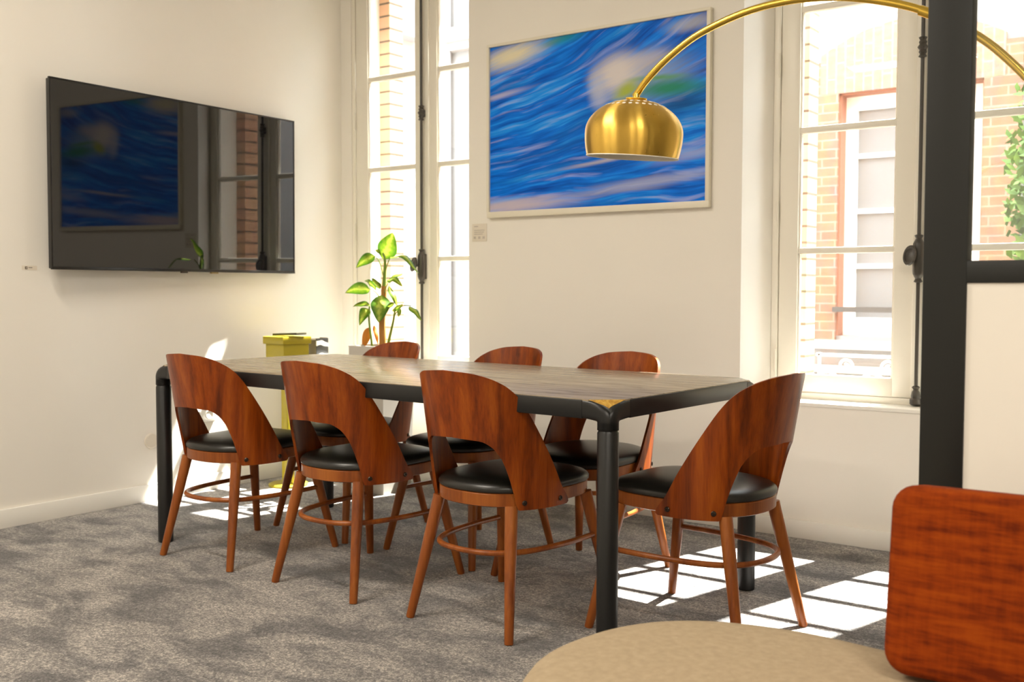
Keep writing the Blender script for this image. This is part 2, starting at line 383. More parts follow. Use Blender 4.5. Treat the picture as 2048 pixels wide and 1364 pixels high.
# ------------------------------------------------------------------ framed wave photograph
PX0, PX1, PZ0, PZ1 = -3.266, -2.027, 1.423, 2.297
AX0, AX1, AZ0, AZ1 = -3.250, -2.047, 1.455, 2.281
def wave_art():
    m = N('blue wave photograph'); tc = m.t.nodes.new('ShaderNodeTexCoord')
    sp = m.n('ShaderNodeSeparateXYZ', {0: tc.outputs['Generated']}); u, v = sp.outputs[0], sp.outputs[2]
    M_ = m.math
    wob = m.noise(tc.outputs['Generated'], 1.6, 2)
    # streaks sweep up to the right
    q = M_('SUBTRACT', v, M_('MULTIPLY', u, M_('ADD', .10, M_('MULTIPLY', v, .34)))); q = M_('ADD', q, M_('MULTIPLY', wob, .20))
    def st(su, sv, ofs, det=3):
        cb = m.n('ShaderNodeCombineXYZ', {0: M_('MULTIPLY', u, su), 1: M_('MULTIPLY', q, sv), 2: ofs})
        return m.noise(cb.outputs[0], 1.0, det, .6)
    a, b_, c_, d_ = st(1.5, 11, 0.0, 4), st(2.4, 44, 4.0, 4), st(1.2, 7, 9.0), st(2.6, 26, 17.0, 3)
    k = M_('ADD', M_('MULTIPLY', a, .5), M_('MULTIPLY', b_, .5))
    col = m.ramp(k, [(.33, (.000, .03, .22)), (.42, (.001, .09, .52)), (.51, (.002, .18, .80)), (.58, (.015, .30, .92)), (.66, (.25, .42, .92))])
    col = m.mix(m.ramp(d_, [(.56, (0, 0, 0)), (.70, (.75, .75, .75))]), col, (.38, .42, .80))
    col = m.mix(m.ramp(c_, [(.52, (0, 0, 0)), (.68, (.55, .55, .55))]), col, (.003, .12, .50))
    def blob(cu, cv, ru, rv, ang, soft=1.0, warp=.5):
        x = M_('SUBTRACT', u, cu); y = M_('SUBTRACT', v, cv); ca, sa = math.cos(ang), math.sin(ang)
        X = M_('DIVIDE', M_('ADD', M_('MULTIPLY', x, ca), M_('MULTIPLY', y, sa)), ru)
        Y = M_('DIVIDE', M_('SUBTRACT', M_('MULTIPLY', y, ca), M_('MULTIPLY', x, sa)), rv)
        d = M_('SQRT', M_('ADD', M_('MULTIPLY', X, X), M_('MULTIPLY', Y, Y)))
        d = M_('ADD', d, M_('MULTIPLY', M_('SUBTRACT', b_, .5), warp*1.6))
        e = m.n('ShaderNodeMapRange', {0: d, 1: 1.0, 2: 1.0-soft, 3: 0.0, 4: 1.0}, interpolation_type='SMOOTHSTEP')
        return e.outputs[0]
    def put(col, mask, amt, c): return m.mix(M_('MULTIPLY', mask, amt), col, c)
    col = put(col, blob(.12, .93, .28, .10, .22, .9), .95, (.80, .72, .48))
    col = put(col, blob(.36, .98, .16, .05, .15, .9), .7, (.02, .30, .28))
    col = put(col, blob(.93, .95, .16, .06, .12, .9), .6, (.62, .60, .55))
    col = put(col, blob(.74, .70, .30, .22, .05, .9, .3), .80, (.30, .40, .62))
    col = put(col, blob(.62, .74, .17, .15, .55, .85, .35), .95, (.74, .68, .66))
    col = put(col, blob(.53, .66, .06, .16, .1, .9, .3), .7, (.55, .58, .70))
    col = put(col, blob(.75, .79, .14, .07, .3, .9, .3), .6, (.66, .58, .56))
    col = put(col, blob(.85, .62, .24, .075, -.04, .9, .3), .92, (.02, .25, .12))
    col = put(col, blob(.66, .64, .10, .06, .75, .9, .2), .9, (.42, .50, .03))
    col = put(col, blob(.80, .685, .18, .025, -.06, 1, .2), .8, (.12, .36, .06))
    col = put(col, blob(.90, .53, .20, .07, .1, .9, .4), .75, (.004, .07, .20))
    col = put(col, blob(.05, .70, .22, .028, .18, 1, .6), .7, (.62, .55, .66))
    col = put(col, blob(.62, .27, .45, .02, .16, 1, .6), .8, (.58, .52, .55))
    col = put(col, blob(.10, .035, .50, .07, .05, .9, .5), .95, (.58, .50, .58))
    col = put(col, blob(.75, .12, .50, .05, .13, .9, .6), .7, (.45, .48, .68))
    col = put(col, blob(.95, .26, .25, .05, .18, .9, .6), .6, (.44, .42, .66))
    return m.set(col, .35, Specular_IOR_Level=.12)
pic = thing('framed_picture', 'large framed photo of a blurred blue ocean wave hung on the back wall', 'picture', ((PX0+PX1)/2, YB, PZ0))
ox = -(PX0+PX1)/2
fr = MB(); t_ = .014
fr.box((PX0+ox, -.030, .030), (PX0+ox+t_, 0, PZ1-PZ0-t_), .001); fr.box((PX1+ox-t_-.004, -.030, .030), (PX1+ox, 0, PZ1-PZ0-t_), .001)
fr.box((PX0+ox, -.030, PZ1-PZ0-t_), (PX1+ox, 0, PZ1-PZ0), .002); fr.box((PX0+ox, -.030, 0), (PX1+ox, 0, .030), .002)
fr.build('picture_frame', painted('cream picture frame', (.80, .74, .60), .4), pic)
MB().box((AX0+ox-.004, -.018, .027), (AX1+ox+.004, -.004, PZ1-PZ0-.012)).build('photo_print', wave_art(), pic, 0)
# ------------------------------------------------------------------ small wall things
lab = thing('wall_label', 'small pale caption card on the back wall beside the wave picture', 'sign', (-3.334, YB, 1.352))
MB().box((-.048, -.003, -.046), (.048, 0, .046), .001).build('card', plain('translucent card', (.74, .67, .56), .4), lab)
pr = MB()
for zz, (a, b2), hh in ((.032, (-.034, -.008), .005), (.012, (-.034, .034), .004), (.002, (-.034, .03), .004), (-.008, (-.034, .022), .004)): pr.box((a, -.0036, zz-hh/2), (b2, -.003, zz+hh/2))
for xx in (-.030, .0, .028): pr.box((xx-.007, -.0036, -.032), (xx+.007, -.003, -.020))
pr.build('print', plain('faded grey print', (.48, .42, .36), .6), lab, 0)
st = thing('wall_sticker', 'tiny white sticker with dark mark on the wall left of the television', 'sticker', (XL, 2.475, 1.152))
MB().box((0, -.03, -.009), (.001, .04, .010)).build('backing', plain('clear sticker film', (.78, .70, .58), .4), st, 0)
pr = MB(); pr.box((.001, -.016, -.006), (.0015, -.012, .006)); pr.box((.001, -.016, .003), (.0015, -.005, .006)); pr.box((.001, -.008, -.006), (.0015, -.005, .006)); pr.box((.001, -.016, -.006), (.0015, -.005, -.003)); pr.box((.001, .0, .0), (.0015, .018, .003))
pr.build('mark', plain('brown print', (.12, .09, .06), .6), st, 0)
sk = thing('wall_socket', 'white double wall socket low on the left wall near the corner', 'socket', (XL, 3.40, .40))
MB().box((0, -.075, -.04), (.012, .075, .04), .004).build('cover_plate', PLASTIC, sk)
for yy in (-.036, .036):
    r_ = MB(); r_.lathe([(.026, 0), (.026, .0135), (.022, .0145), (.021, .008)], (0, 0, 0), 24, Matrix.Rotation(PI/2, 3, 'Y'))
    r_.bm.transform(Matrix.Translation((0, yy, 0))); r_.build('outlet', PLASTIC, sk)
cp = MB(); cp.lathe([(.038, 0), (.038, .005), (.034, .008), (.001, .008)], (0, 0, 0), 40, Matrix.Rotation(PI/2, 3, 'Y'))
o = cp.build('blanking_cover', painted('wall coloured cover', (.76, .69, .58), .55)); o.location = (XL, 3.089, .30); tag(o, 'round wall coloured blanking cover low on the left wall', 'cover plate')
# ------------------------------------------------------------------ dining chair
AX_, BY_, PW = .212, .236, 2.35
def rear_curve():
    pts = [(AX_, .022)]
    for k in range(0, 121):
        y = BY_*math.sin(k/120*PI/2); x = AX_*max(0, 1-(y/BY_)**PW)**(1/PW); pts.append((x, -y))
    s = [0]
    for a, b in zip(pts, pts[1:]): s.append(s[-1]+math.hypot(a[0]-b[0], a[1]-b[1]))
    return pts, s
RC, RS = rear_curve(); SMAX = RS[-1]
def rc(s):
    """s from 0 (front of right wing) to 2*SMAX (front of left wing)"""
    mir = s > SMAX
    if mir: s = 2*SMAX - s
    s = max(0, min(SMAX, s)); i = 0
    while i < len(RS)-2 and RS[i+1] < s: i += 1
    t = (s-RS[i])/(RS[i+1]-RS[i]+1e-12); x = RC[i][0]+(RC[i+1][0]-RC[i][0])*t; y = RC[i][1]+(RC[i+1][1]-RC[i][1])*t
    return (-x if mir else x, y)
TOP = pchip([(0, .402), (.006, .415), (.02, .435), (.055, .522), (.103, .628), (.151, .722), (.172, .750), (.20, .774), (.245, .796), (.30, .809), (SMAX, .815)])
CUT = .198
BOT = pchip([(0, .392), (.008, .386), (CUT-.006, .385), (CUT, .388), (CUT+.007, .44), (CUT+.018, .50), (CUT+.034, .552), (CUT+.058, .585), (CUT+.09, .601), (SMAX, .607)])
def lean(z): return .17*(z-.41) + .05*max(0, z-.6)**2
def shell_col():
    a = [k/20*(CUT-.008) for k in range(21)] + [CUT-.006, CUT-.002] + [CUT+k/10*.034 for k in range(11)] + [CUT+.034+k/16*(SMAX-CUT-.034) for k in range(1, 17)]
    return a + [2*SMAX-s for s in reversed(a[:-1])]
SC_ = shell_col()
def shell(mb, th=.009, inner=0.0):
    nu = len(SC_)-1; nv = 14
    def f(u, v, side):
        s = SC_[int(round(u*nu))]; sh = s if s <= SMAX else 2*SMAX-s
        z = BOT(sh)+(TOP(sh)-BOT(sh))*v
        x, y = rc(s); x2, y2 = rc(s+.004); x1, y1 = rc(s-.004)
        tx, ty = x2-x1, y2-y1; L = math.hypot(tx, ty) or 1; nx, ny = ty/L, -tx/L     # towards the inside or outside
        if nx*x+ny*(y+.02) < 0: nx, ny = -nx, -ny
        d = inner+(th if side else 0)
        return (x-nx*(-d), y-lean(z)+ny*d, z)
    mb.grid(f, nu, nv, th)
    return mb
def seat_outline(a, bf, br, n=72):
    P = []
    for k in range(n):
        t = 2*PI*k/n; c, s_ = math.cos(t), math.sin(t)
        b, p = (bf, 3.6) if s_ > 0 else (br, PW)
        r = (abs(c/a)**p + abs(s_/b)**p)**(-1/p); P.append((r*c, r*s_))
    return P
def make_chair():
    root = thing('dining_chair', 'walnut chair', 'chair')
    def ring(a, bf, br, z): return [Vector((x, y, z)) for x, y in seat_outline(a, bf, br)]
    fr = MB(); fr.ring_skin([ring(.200, .238, .222, .392), ring(.205, .243, .227, .395), ring(.206, .244, .228, .431), ring(.203, .241, .225, .434)])
    fr.build('seat_frame', LEGW, root)
    cu = MB(); R_ = []
    for d, z in ((.004, .432), (-.003, .438), (-.004, .447), (.0, .455), (.010, .4625), (.03, .469), (.06, .4745), (.10, .4775), (.15, .4785), (.19, .479)):
        R_.append(ring(.206-d, .246-d, .226-d, z))
    cu.ring_skin(R_); cu.build('seat_cushion', LEATHER, root)
    bk = shell(MB()).build('backrest', WALNUT, root, 40)
    for sg in (-1, 1):
        for s in (CUT-.022, .040):
            ss = s if sg > 0 else 2*SMAX-s; x, y = rc(ss); x2, y2 = rc(ss+.003); t = Vector((x2-x, y2-y, 0)).normalized(); nrm = Vector((t.y, -t.x, 0))
            if nrm.x*x+nrm.y*y < 0: nrm = -nrm
            M = nrm.to_track_quat('Z', 'Y').to_matrix(); z = .408
            k = MB(); k.lathe([(.008, 0), (.008, .004), (.006, .006), (.0025, .0062), (.002, .004)], Vector((x, y-lean(z), z))+nrm*.008, 16, M); k.build('bolt', DARKP, bk)
    for sx, sy, top, foot in ((1, -1, (.150, -.172, .395), (.207, -.253, 0)), (-1, -1, (-.150, -.172, .395), (-.207, -.253, 0)), (1, 1, (.178, .178, .395), (.244, .253, 0)), (-1, 1, (-.178, .178, .395), (-.244, .253, 0))):
        a, b = Vector(foot), Vector(top)
        lg = MB(); lg.tube([a+(b-a)*t for t in (0, .01, .35, .7, 1)], [.0125, .0138, .0165, .0195, .0205], 16); lg.build('leg', LEGW, root)
    hp = []
    zz = .252; k0 = zz/.395
    fx, fy = .244-.066*k0, .253-.075*k0
    pts = [(-fx, fy), (-fx-.002, .06), (-.187, -.08), (-.150, -.172), (-.085, -.222), (0, -.236), (.085, -.222), (.150, -.172), (.187, -.08), (fx+.002, .06), (fx, fy)]
    hp = spline([(x, y, zz) for x, y in pts], 7)
    MB().tube(hp, .0092, 10).build('stretcher_hoop', LEGW, root)
    return root
CH = [(-3.328, 2.725, -.3, 'walnut chair at the far left of the near table side, below the television', 'c'),
      (-2.664, 2.725, -2.5, 'walnut chair in the middle of the three on the near long table side', 'c'),
      (-1.999, 2.712, -3.1, 'walnut chair nearest the black table leg on the near long table side', 'c'),
      (-1.431, 2.952, 85.6, 'walnut chair at the right short end of the table, standing among the sunlit floor patches', 'c'),
      (-3.303, 3.311, 174.0, 'walnut chair across the table in front of the potted plant', 'c'),
      (-2.617, 3.296, 174.1, 'walnut chair across the table, middle of the far side, below the caption card', 'c'),
      (-2.047, 3.267, 178.4, 'walnut chair across the table at right, under the wave picture and brass shade', 'c')]
proto = make_chair()
for i, (x, y, a, lb, _) in enumerate(CH):
    o = proto if i == 0 else copy_tree(proto)
    o.location = (x, y, 0); o.rotation_euler = (0, 0, math.radians(a)); tag(o, lb, 'chair', 'walnut dining chairs around the table')
# ------------------------------------------------------------------ table
TL, TW, TZ = 2.271, .951, .746
tb = thing('dining_table', 'long dining table with brown oak top, black rounded frame and four black round legs', 'table', (-2.598, 3.015, 0), math.radians(-2.3875))
hx, hy = TL/2, TW/2
ch = .078
poly = [(-hx+ch, -hy), (hx-ch, -hy), (hx, -hy+ch), (hx, hy-ch), (hx-ch, hy), (-hx+ch, hy), (-hx, hy-ch), (-hx, -hy+ch)]
ins = .003
poly2 = [(x-(ins if x > 0 else -ins), y-(ins if y > 0 else -ins)) for x, y in poly]
tp = MB(); tp.prism(poly2, TZ-.012, TZ, .001); tp.build('tabletop', OAK, tb)
ap = MB(); az0, az1 = TZ-.056, TZ-.002
for sg in (-1, 1):
    ap.box((-hx+.10, sg*hy-(.024 if sg > 0 else 0), az0), (hx-.10, sg*hy+(.024 if sg < 0 else 0), az1), .004)
    ap.box((sg*hx-(.024 if sg > 0 else 0), -hy+.10, az0), (sg*hx+(.024 if sg < 0 else 0), hy-.10, az1), .004)
ap.box((-hx+.03, -hy+.03, TZ-.030), (hx-.03, hy-.03, TZ-.013))
ap.build('apron', BLACK, tb)
LR = .031
def arm_rings(n=14, seg=28):
    """section of the bent arm: round at the leg, turning into the flat apron; t inward along the edge, w inward from it"""
    out = [[Vector((LR+LR*math.cos(2*PI*j/seg), LR+LR*math.sin(2*PI*j/seg), .660)) for j in range(seg)]]
    z0, zc, tc = .683, TZ-.029, .100
    for k in range(n+1):
        f = k/n; th = f*PI/2; e = f*f*(3-2*f)
        C = Vector((LR+(tc-LR)*(1-math.cos(th)), 0, z0+(zc-z0)*math.sin(th))); ux = Vector((math.cos(th), 0, -math.sin(th)))
        hh = LR*(1-e)+.0265*e; hwid = LR*(1-e)+.0125*e; wc = LR*(1-e)+.0130*e; p = 2+4*e; ring = []
        for j in range(seg):
            c_, s_ = math.cos(2*PI*j/seg), math.sin(2*PI*j/seg); rr = (abs(c_)**p+abs(s_)**p)**(-1/p)
            ring.append(C + ux*(rr*c_*hh) + Vector((0, wc+rr*s_*hwid, 0)))
        out.append(ring)
    return out
for sx in (-1, 1):
    for sy in (-1, 1):
        cx, cy = sx*hx, sy*hy
        cn = MB(); AR = arm_rings()
        cn.ring_skin([[Vector((cx-sx*v.x, cy-sy*v.y, v.z)) for v in rg] for rg in AR])
        cn.ring_skin([[Vector((cx-sx*v.y, cy-sy*v.x, v.z)) for v in rg] for rg in AR])
        cn.build('corner_bracket', BLACK, tb, 60)
        ve = MB(); a = Vector((cx-sx*ch, cy-sy*ins, TZ-.001)); b2 = Vector((cx-sx*ins, cy-sy*ch, TZ-.001)); c2 = Vector((cx-sx*.020, cy-sy*.020, TZ-.030))
        n_ = 8; dn = Vector((0, 0, -.02))
        e1 = [a.lerp(b2, k/n_) for k in range(n_+1)]
        vs = [ve.bm.verts.new(p) for p in e1]; vc = ve.bm.verts.new(c2); md = [ve.bm.verts.new(p.lerp(c2, .5)+Vector((0, 0, .005))) for p in e1]
        for k in range(n_): ve.bm.faces.new((vs[k], vs[k+1], md[k+1], md[k])); ve.bm.faces.new((md[k], md[k+1], vc))
        ve.build('corner_veneer', GOLDV, tb)
        lg = MB(); lg.lathe([(LR-.003, 0), (LR, .004), (LR, .652), (LR-.003, .657), (LR-.004, .661)], (cx-sx*LR, cy-sy*LR, 0), 28)
        lg.build('leg', BLACK, tb)
# ------------------------------------------------------------------ arc lamp
def brass(name, rough=.22, aniso=.6):
    m = N(name); c = m.coord('Object', (60, 60, .6)); n_ = m.noise(c, 4, 3)
    m.bump(n_, .03, .0005)
    return m.set((.78, .50, .10), m.math('ADD', m.math('MULTIPLY', n_, .12), rough-.06), 1.0, Anisotropic=aniso, Anisotropic_Rotation=.25, Tangent=m.n('ShaderNodeTangent', direction_type='RADIAL', axis='Z').outputs[0])
BRASS = brass('brushed brass', .30, .97); BRASST = plain('polished brass tube', (.85, .58, .10), .2, 1.0)
SHW = plain('white enamel shade lining', (.88, .84, .76), .4)
LY = 2.6; LX = -1.476
lamp = thing('arc_floor_lamp', 'brass arc floor lamp with domed brushed brass shade hanging over the room', 'lamp', (-.30, LY, 0))
lo = Vector((.30, -LY, 0))
arcp = [(-1.476, 1.604), (-1.432, 1.652), (-1.366, 1.703), (-1.276, 1.752), (-1.150, 1.788), (-1.037, 1.799), (-.932, 1.793), (-.844, 1.776), (-.748, 1.746), (-.681, 1.716), (-.600, 1.668), (-.52, 1.600), (-.43, 1.49), (-.36, 1.35), (-.315, 1.18), (-.302, 1.0), (-.30, .8)]
ar = MB(); ar.tube([p+lo for p in spline([(x, LY, z) for x, z in arcp], 6)], .0098, 14); ar.build('arc_tube', BRASST, lamp)
MB().tube([Vector((x, LY, z))+lo for x, z in ((-.700, 1.7245), (-.672, 1.7105))], .0125, 16).build('collar', BRASST, lamp)
MB().lathe([(.013, .035), (.013, .86), (.011, .87)], (0, 0, 0), 20).build('pole', BRASST, lamp)
MARB = N('white marble'); MARB = MARB.set(MARB.ramp(MARB.noise(MARB.coord(), 6, 6, .65, 2.0), [(.45, (.85, .84, .82)), (.55, (.45, .45, .46)), (.6, (.82, .81, .8))]), .15)
MB().lathe([(.15, 0), (.155, .006), (.155, .030), (.15, .036), (.02, .036)], (0, 0, 0), 48).build('base', MARB, lamp)
sh = bpy.data.objects.new('t', None)
Msh = Matrix.Rotation(math.radians(5.2), 3, 'Y') @ Matrix.Rotation(math.radians(1.5), 3, 'X')
SO = Vector((-1.4785, LY, 1.500)) + lo
RA, RB = .139, .096
prof = []
for k in range(0, 25):
    a = PI/2*(1-k/24); prof.append((max(.002, RA*math.cos(a)), RB*math.sin(a)))
for k in range(1, 9):
    t = k/8; prof.append((RA*math.cos(t*.36), -.066*t))
SHAD = [(r, z) for r, z in prof]
sm = MB(); outer = SHAD[2:]; inn = [(r-.0025, z-(.0025 if z > .03 else 0)) for r, z in outer]
sm.lathe(outer, SO, 72, Msh, cap=False)
shade = sm.build('lamp_shade', BRASS, lamp, 50)
il = MB(); il.lathe([outer[-1]] + list(reversed(inn)), SO, 72, Msh, cap=False); il.build('shade_lining', SHW, shade, 60)
rim = MB(); rim.tube([SO + Msh @ Vector((outer[-1][0]*math.cos(a), outer[-1][0]*math.sin(a), outer[-1][1])) for a in [2*PI*k/72 for k in range(72)]], .0016, 8, closed=True); rim.build('shade_rim', SHW, shade)
vh = MB()
for ring_i, (ang, cnt) in enumerate(((64, 20), (53.5, 28))):
    for k in range(cnt):
        a = 2*PI*(k+.5*ring_i)/cnt; e = math.radians(ang); r0, z0 = RA*math.cos(e), RB*math.sin(e)
        nrm = Vector((math.cos(a)*math.cos(e)/RA, math.sin(a)*math.cos(e)/RA, math.sin(e)/RB)).normalized()
        M = Msh @ nrm.to_track_quat('Z', 'Y').to_matrix()
        vh.lathe([(.0052, 0), (.0052, .0006), (.001, .0007)], SO + Msh @ Vector((r0*math.cos(a), r0*math.sin(a), z0)), 12, M)
vh.build('vent_holes', SHW, shade)
fin = MB(); fin.lathe([(.026, .0925), (.030, .096), (.030, .099), (.010, .102), (.008, .112), (.004, .114)], SO, 28, Msh); fin.build('shade_cap', BRASST, shade)
bu = MB(); bu.lathe([(.001, -.045), (.016, -.04), (.025, -.022), (.025, -.004), (.014, .02), (.012, .06), (.013, .085)], SO, 20, Msh); bu.build('light_bulb', plain('frosted bulb', (.9, .88, .82), .3), lamp)
# ------------------------------------------------------------------ black framed partition, parallel to the back wall
PY = 2.1
pt = bpy.data.objects.new('wall_partition', None); COL.objects.link(pt); pt.location = (-.506, PY, 0); pt['kind'] = 'structure'
q = MB().box((-.040, -.02, 0), (.040, .02, CEIL), .003).build('post', FRAMEBLK, pt)
MB().box((.038, -.019, 1.072), (4.0, .019, 1.114), .002).build('rail', FRAMEBLK, pt)
MB().box((.038, -.015, 0), (4.0, .015, 1.073)).build('panel', WALL, pt)
MB().box((.038, -.004, 1.112), (4.0, .004, CEIL)).build('glass_pane', CLEAR, pt, 0)
# ------------------------------------------------------------------ lounge chair in front
def fabric(name, c1, c2, c3, sc, stretch=(1, 1, 1), fine=1400.):
    m = N(name); c = m.coord('Object', stretch); a = m.noise(c, sc, 4, .6); b = m.noise(m.coord('Object', (stretch[2], 1, stretch[0])), sc*1.3, 3, .6)
    w = m.n('ShaderNodeTexWave', {'Vector': m.coord(), 'Scale': fine/6.28, 'Distortion': 1.5}, bands_direction='Z').outputs[1]
    k = m.math('ADD', m.math('MULTIPLY', a, .78), m.math('MULTIPLY', b, .22)); m.bump(m.math('ADD', k, m.math('MULTIPLY', w, .3)), .25, .001)
    return m.set(m.ramp(k, [(.36, c1), (.5, c2), (.64, c3)]), .9, Specular_IOR_Level=.15)
ORANGE = fabric('burnt orange woven fabric', (.11, .013, .0005), (.22, .030, .0008), (.29, .048, .0015), 26, (.35, .35, 2.6))
BEIGE = fabric('beige woven fabric', (.37, .285, .185), (.40, .31, .20), (.43, .335, .22), 60, (1, 1, 1))
lc = thing('lounge_chair', 'low lounge chair with beige round seat and burnt orange back cushion, at the lower right', 'armchair', (-.50, 1.42, 0))
lo2 = Vector((.50, -1.42, 0))
so_ = [(-.998, 1.392), (-1.036, 1.495), (-1.043, 1.604), (-1.016, 1.72), (-.955, 1.815), (-.855, 1.880), (-.712, 1.912), (-.552, 1.905), (-.36, 1.885), (-.16, 1.83), (-.02, 1.70), (.04, 1.50), (.02, 1.28), (-.10, 1.08), (-.32, .96), (-.58, .95), (-.80, 1.06), (-.93, 1.22)]
oc = spline([(x, y, 0) for x, y in so_], 6, True); ctr = Vector((-.50, 1.43, 0))
se = MB(); R_ = []
for d, z in ((.03, .235), (.012, .245), (.002, .265), (0, .29), (0, .355), (.006, .375), (.018, .390), (.036, .399), (.07, .4035), (.15, .406), (.28, .4065), (.40, .4065)):
    R_.append([ctr + (p-ctr)*(1-(d-.017)/(p-ctr).length) + Vector((0, 0, z+.009)) + lo2 for p in oc])
se.ring_skin(R_); se.build('seat', BEIGE, lc, 60)
bs = MB(); bw, bh, bt = .62, .312, .10
t = bmesh.new(); bmesh.ops.create_cube(t, size=1)
for v in t.verts: v.co = Vector((v.co.x*bw, v.co.y*bt, v.co.z*bh))
es = [e for e in t.edges if abs(e.verts[0].co.y-e.verts[1].co.y) > .01]
bmesh.ops.bevel(t, geom=es, offset=.040, segments=6, affect='EDGES', profile=.5)
bmesh.ops.bevel(t, geom=[e for e in t.edges if abs(e.verts[0].co.y-e.verts[1].co.y) < 1e-5], offset=.022, segments=4, affect='EDGES', profile=.5)
Mb = Matrix.Translation((-.507+bw/2, 1.745+bt/2, .420+bh/2)) @ Matrix.Rotation(math.radians(1.5), 4, 'Z') @ Matrix.Rotation(math.radians(-8), 4, 'X')
t.transform(Matrix.Translation(lo2) @ Mb); bs.add(t); bs.build('back_cushion', ORANGE, lc, 60)
for x, y in ((-.85, 1.25), (-.85, 1.68), (-.15, 1.25), (-.15, 1.68)):
    MB().tube([Vector((x, y, 0))+lo2, Vector((x+.02*(1 if x < -.5 else -1), y, .24))+lo2], [.013, .02], 14).build('leg', LEGW, lc)
# ------------------------------------------------------------------ yellow stand by the left wall
YEL = painted('mustard yellow lacquer', (.40, .32, .016), .35, 60, .05)
ys = thing('yellow_stand', 'slim mustard yellow pedestal stand with a tray box on top, near the corner', 'stand', (-4.262, 3.77, 0))
MB().lathe([(.105, 0), (.105, .010), (.098, .014), (.02, .014)], (0, 0, 0), 48).build('base', YEL, ys)
MB().box((-.024, -.024, .010), (.024, .024, .66), .003).build('pole', YEL, ys)
tr = MB()
tr.prism([(-.088, -.07), (.052, -.07), (.092, .07), (-.088, .07)], .66, .775, .004)
tr.build('bin', YEL, ys)
MB().prism([(-.100, -.080), (.060, -.080), (.102, .080), (-.100, .080)], .765, .806, .004).build('lid_rim', YEL, ys)
bk = MB(); bk.box((-.085, -.04, 0), (.085, .04, .012), .002)
o = bk.build('notebook', plain('olive notebook cover', (.03, .026, .005), .5)); o.location = (-4.262+.02, 3.77, .8085); o.rotation_euler = (0, math.radians(-2.5), .1); o.location.z = .812
tag(o, 'thin olive notebook lying on the yellow stand', 'notebook')
# white plinth with dark box
o = MB().box((-.10, -.10, 0), (.10, .10, .690), .004).build('plinth', painted('white plinth paint', (.85, .84, .82), .5)); o.location = (-4.318, 4.045, 0)
tag(o, 'plain white plinth in the corner carrying the dark box', 'plinth')
bx = thing('striped_box', 'small dark open box with white zebra stripes on the white plinth', 'box', (-4.318, 4.0, .690))
zb = N('zebra stripes'); w_ = zb.n('ShaderNodeTexWave', {'Vector': zb.coord('Object', (1, 1, 1), (0, .7, 0)), 'Scale': 7., 'Distortion': 4., 'Detail': 2.}).outputs[1]
zb = zb.set(zb.ramp(w_, [(.66, (.006, .005, .003)), (.74, (.40, .38, .34))]), .4)
wl = MB(); h_ = .092; bw_ = .033
for a, b2 in (((-bw_, 0, 0), (bw_, .005, h_-.006)), ((-bw_, .005, 0), (-bw_+.005, .09, h_)), ((-bw_+.005, .085, 0), (bw_, .09, h_+.004)), ((-bw_+.005, .005, 0), (bw_, .085, .005))): wl.box(a, b2, .001)
wl.build('box_body', plain('dark tan card', (.07, .052, .022), .7), bx)
MB().box((bw_, 0, 0), (bw_+.005, .09, h_+.002), .001).build('side_panel', zb, bx)
# ------------------------------------------------------------------ planter and plant
PLC = Vector((-3.765, 3.98, 0))
pl = thing('planter', 'tall square light grey planter by the left window', 'planter', PLC)
PGR = painted('light grey planter shell', (.52, .48, .42), .5)
a_, b_2 = .122, .105
bd = MB(); prr = [(b_2, 0), (a_, .755), (a_+.002, .765), (a_-.012, .765), (a_-.016, .72)]
def sqring(r, z): return [Vector((sx*r, sy*r, z)) for sx, sy in ((-1, -1), (1, -1), (1, 1), (-1, 1))]
bd.ring_skin([sqring(r, z) for r, z in prr]); bd.build('pot', PGR, pl, 30)
SOIL = N('soil'); SOIL.bump(SOIL.noise(SOIL.coord(), 80, 4), 1, .01); SOIL = SOIL.set((.05, .03, .02), .95)
MB().box((-a_+.014, -a_+.014, .70), (a_-.014, a_-.014, .735)).build('soil', SOIL, pl)
pp = thing('potted_plant', 'leafy yellow green dieffenbachia growing from the grey planter', 'plant', PLC+Vector((0, 0, .735)))
def leafmat(name, c1, c2, mid):
    m = N(name); uv = m.n('ShaderNodeUVMap'); sp = m.n('ShaderNodeSeparateXYZ', {0: uv.outputs[0]})
    e = m.math('ABSOLUTE', m.math('SUBTRACT', sp.outputs[0], .5)); nz = m.noise(m.coord(), 45, 4, .6)
    k = m.math('ADD', m.math('MULTIPLY', e, 1.6), m.math('MULTIPLY', m.math('SUBTRACT', nz, .5), .9))
    col = m.ramp(k, [(.0, mid), (.12, mid), (.3, c1), (.7, c2)])
    m.set(col, .45, Specular_IOR_Level=.3); t = m.n('ShaderNodeBsdfTranslucent', {0: col}); mx = m.n('ShaderNodeMixShader', {0: .25, 1: m.b, 2: t})
    m.t.links.new(mx.outputs[0], m.out.inputs[0]); return m.m
LEAF = leafmat('variegated leaf', (.16, .26, .012), (.05, .14, .010), (.34, .40, .05))
STEM = plain('green stem', (.16, .24, .02), .5); CANE = painted('brown cane', (.35, .15, .02), .6, 40, .3); DRY = plain('dry orange leaf', (.62, .22, .02), .6)
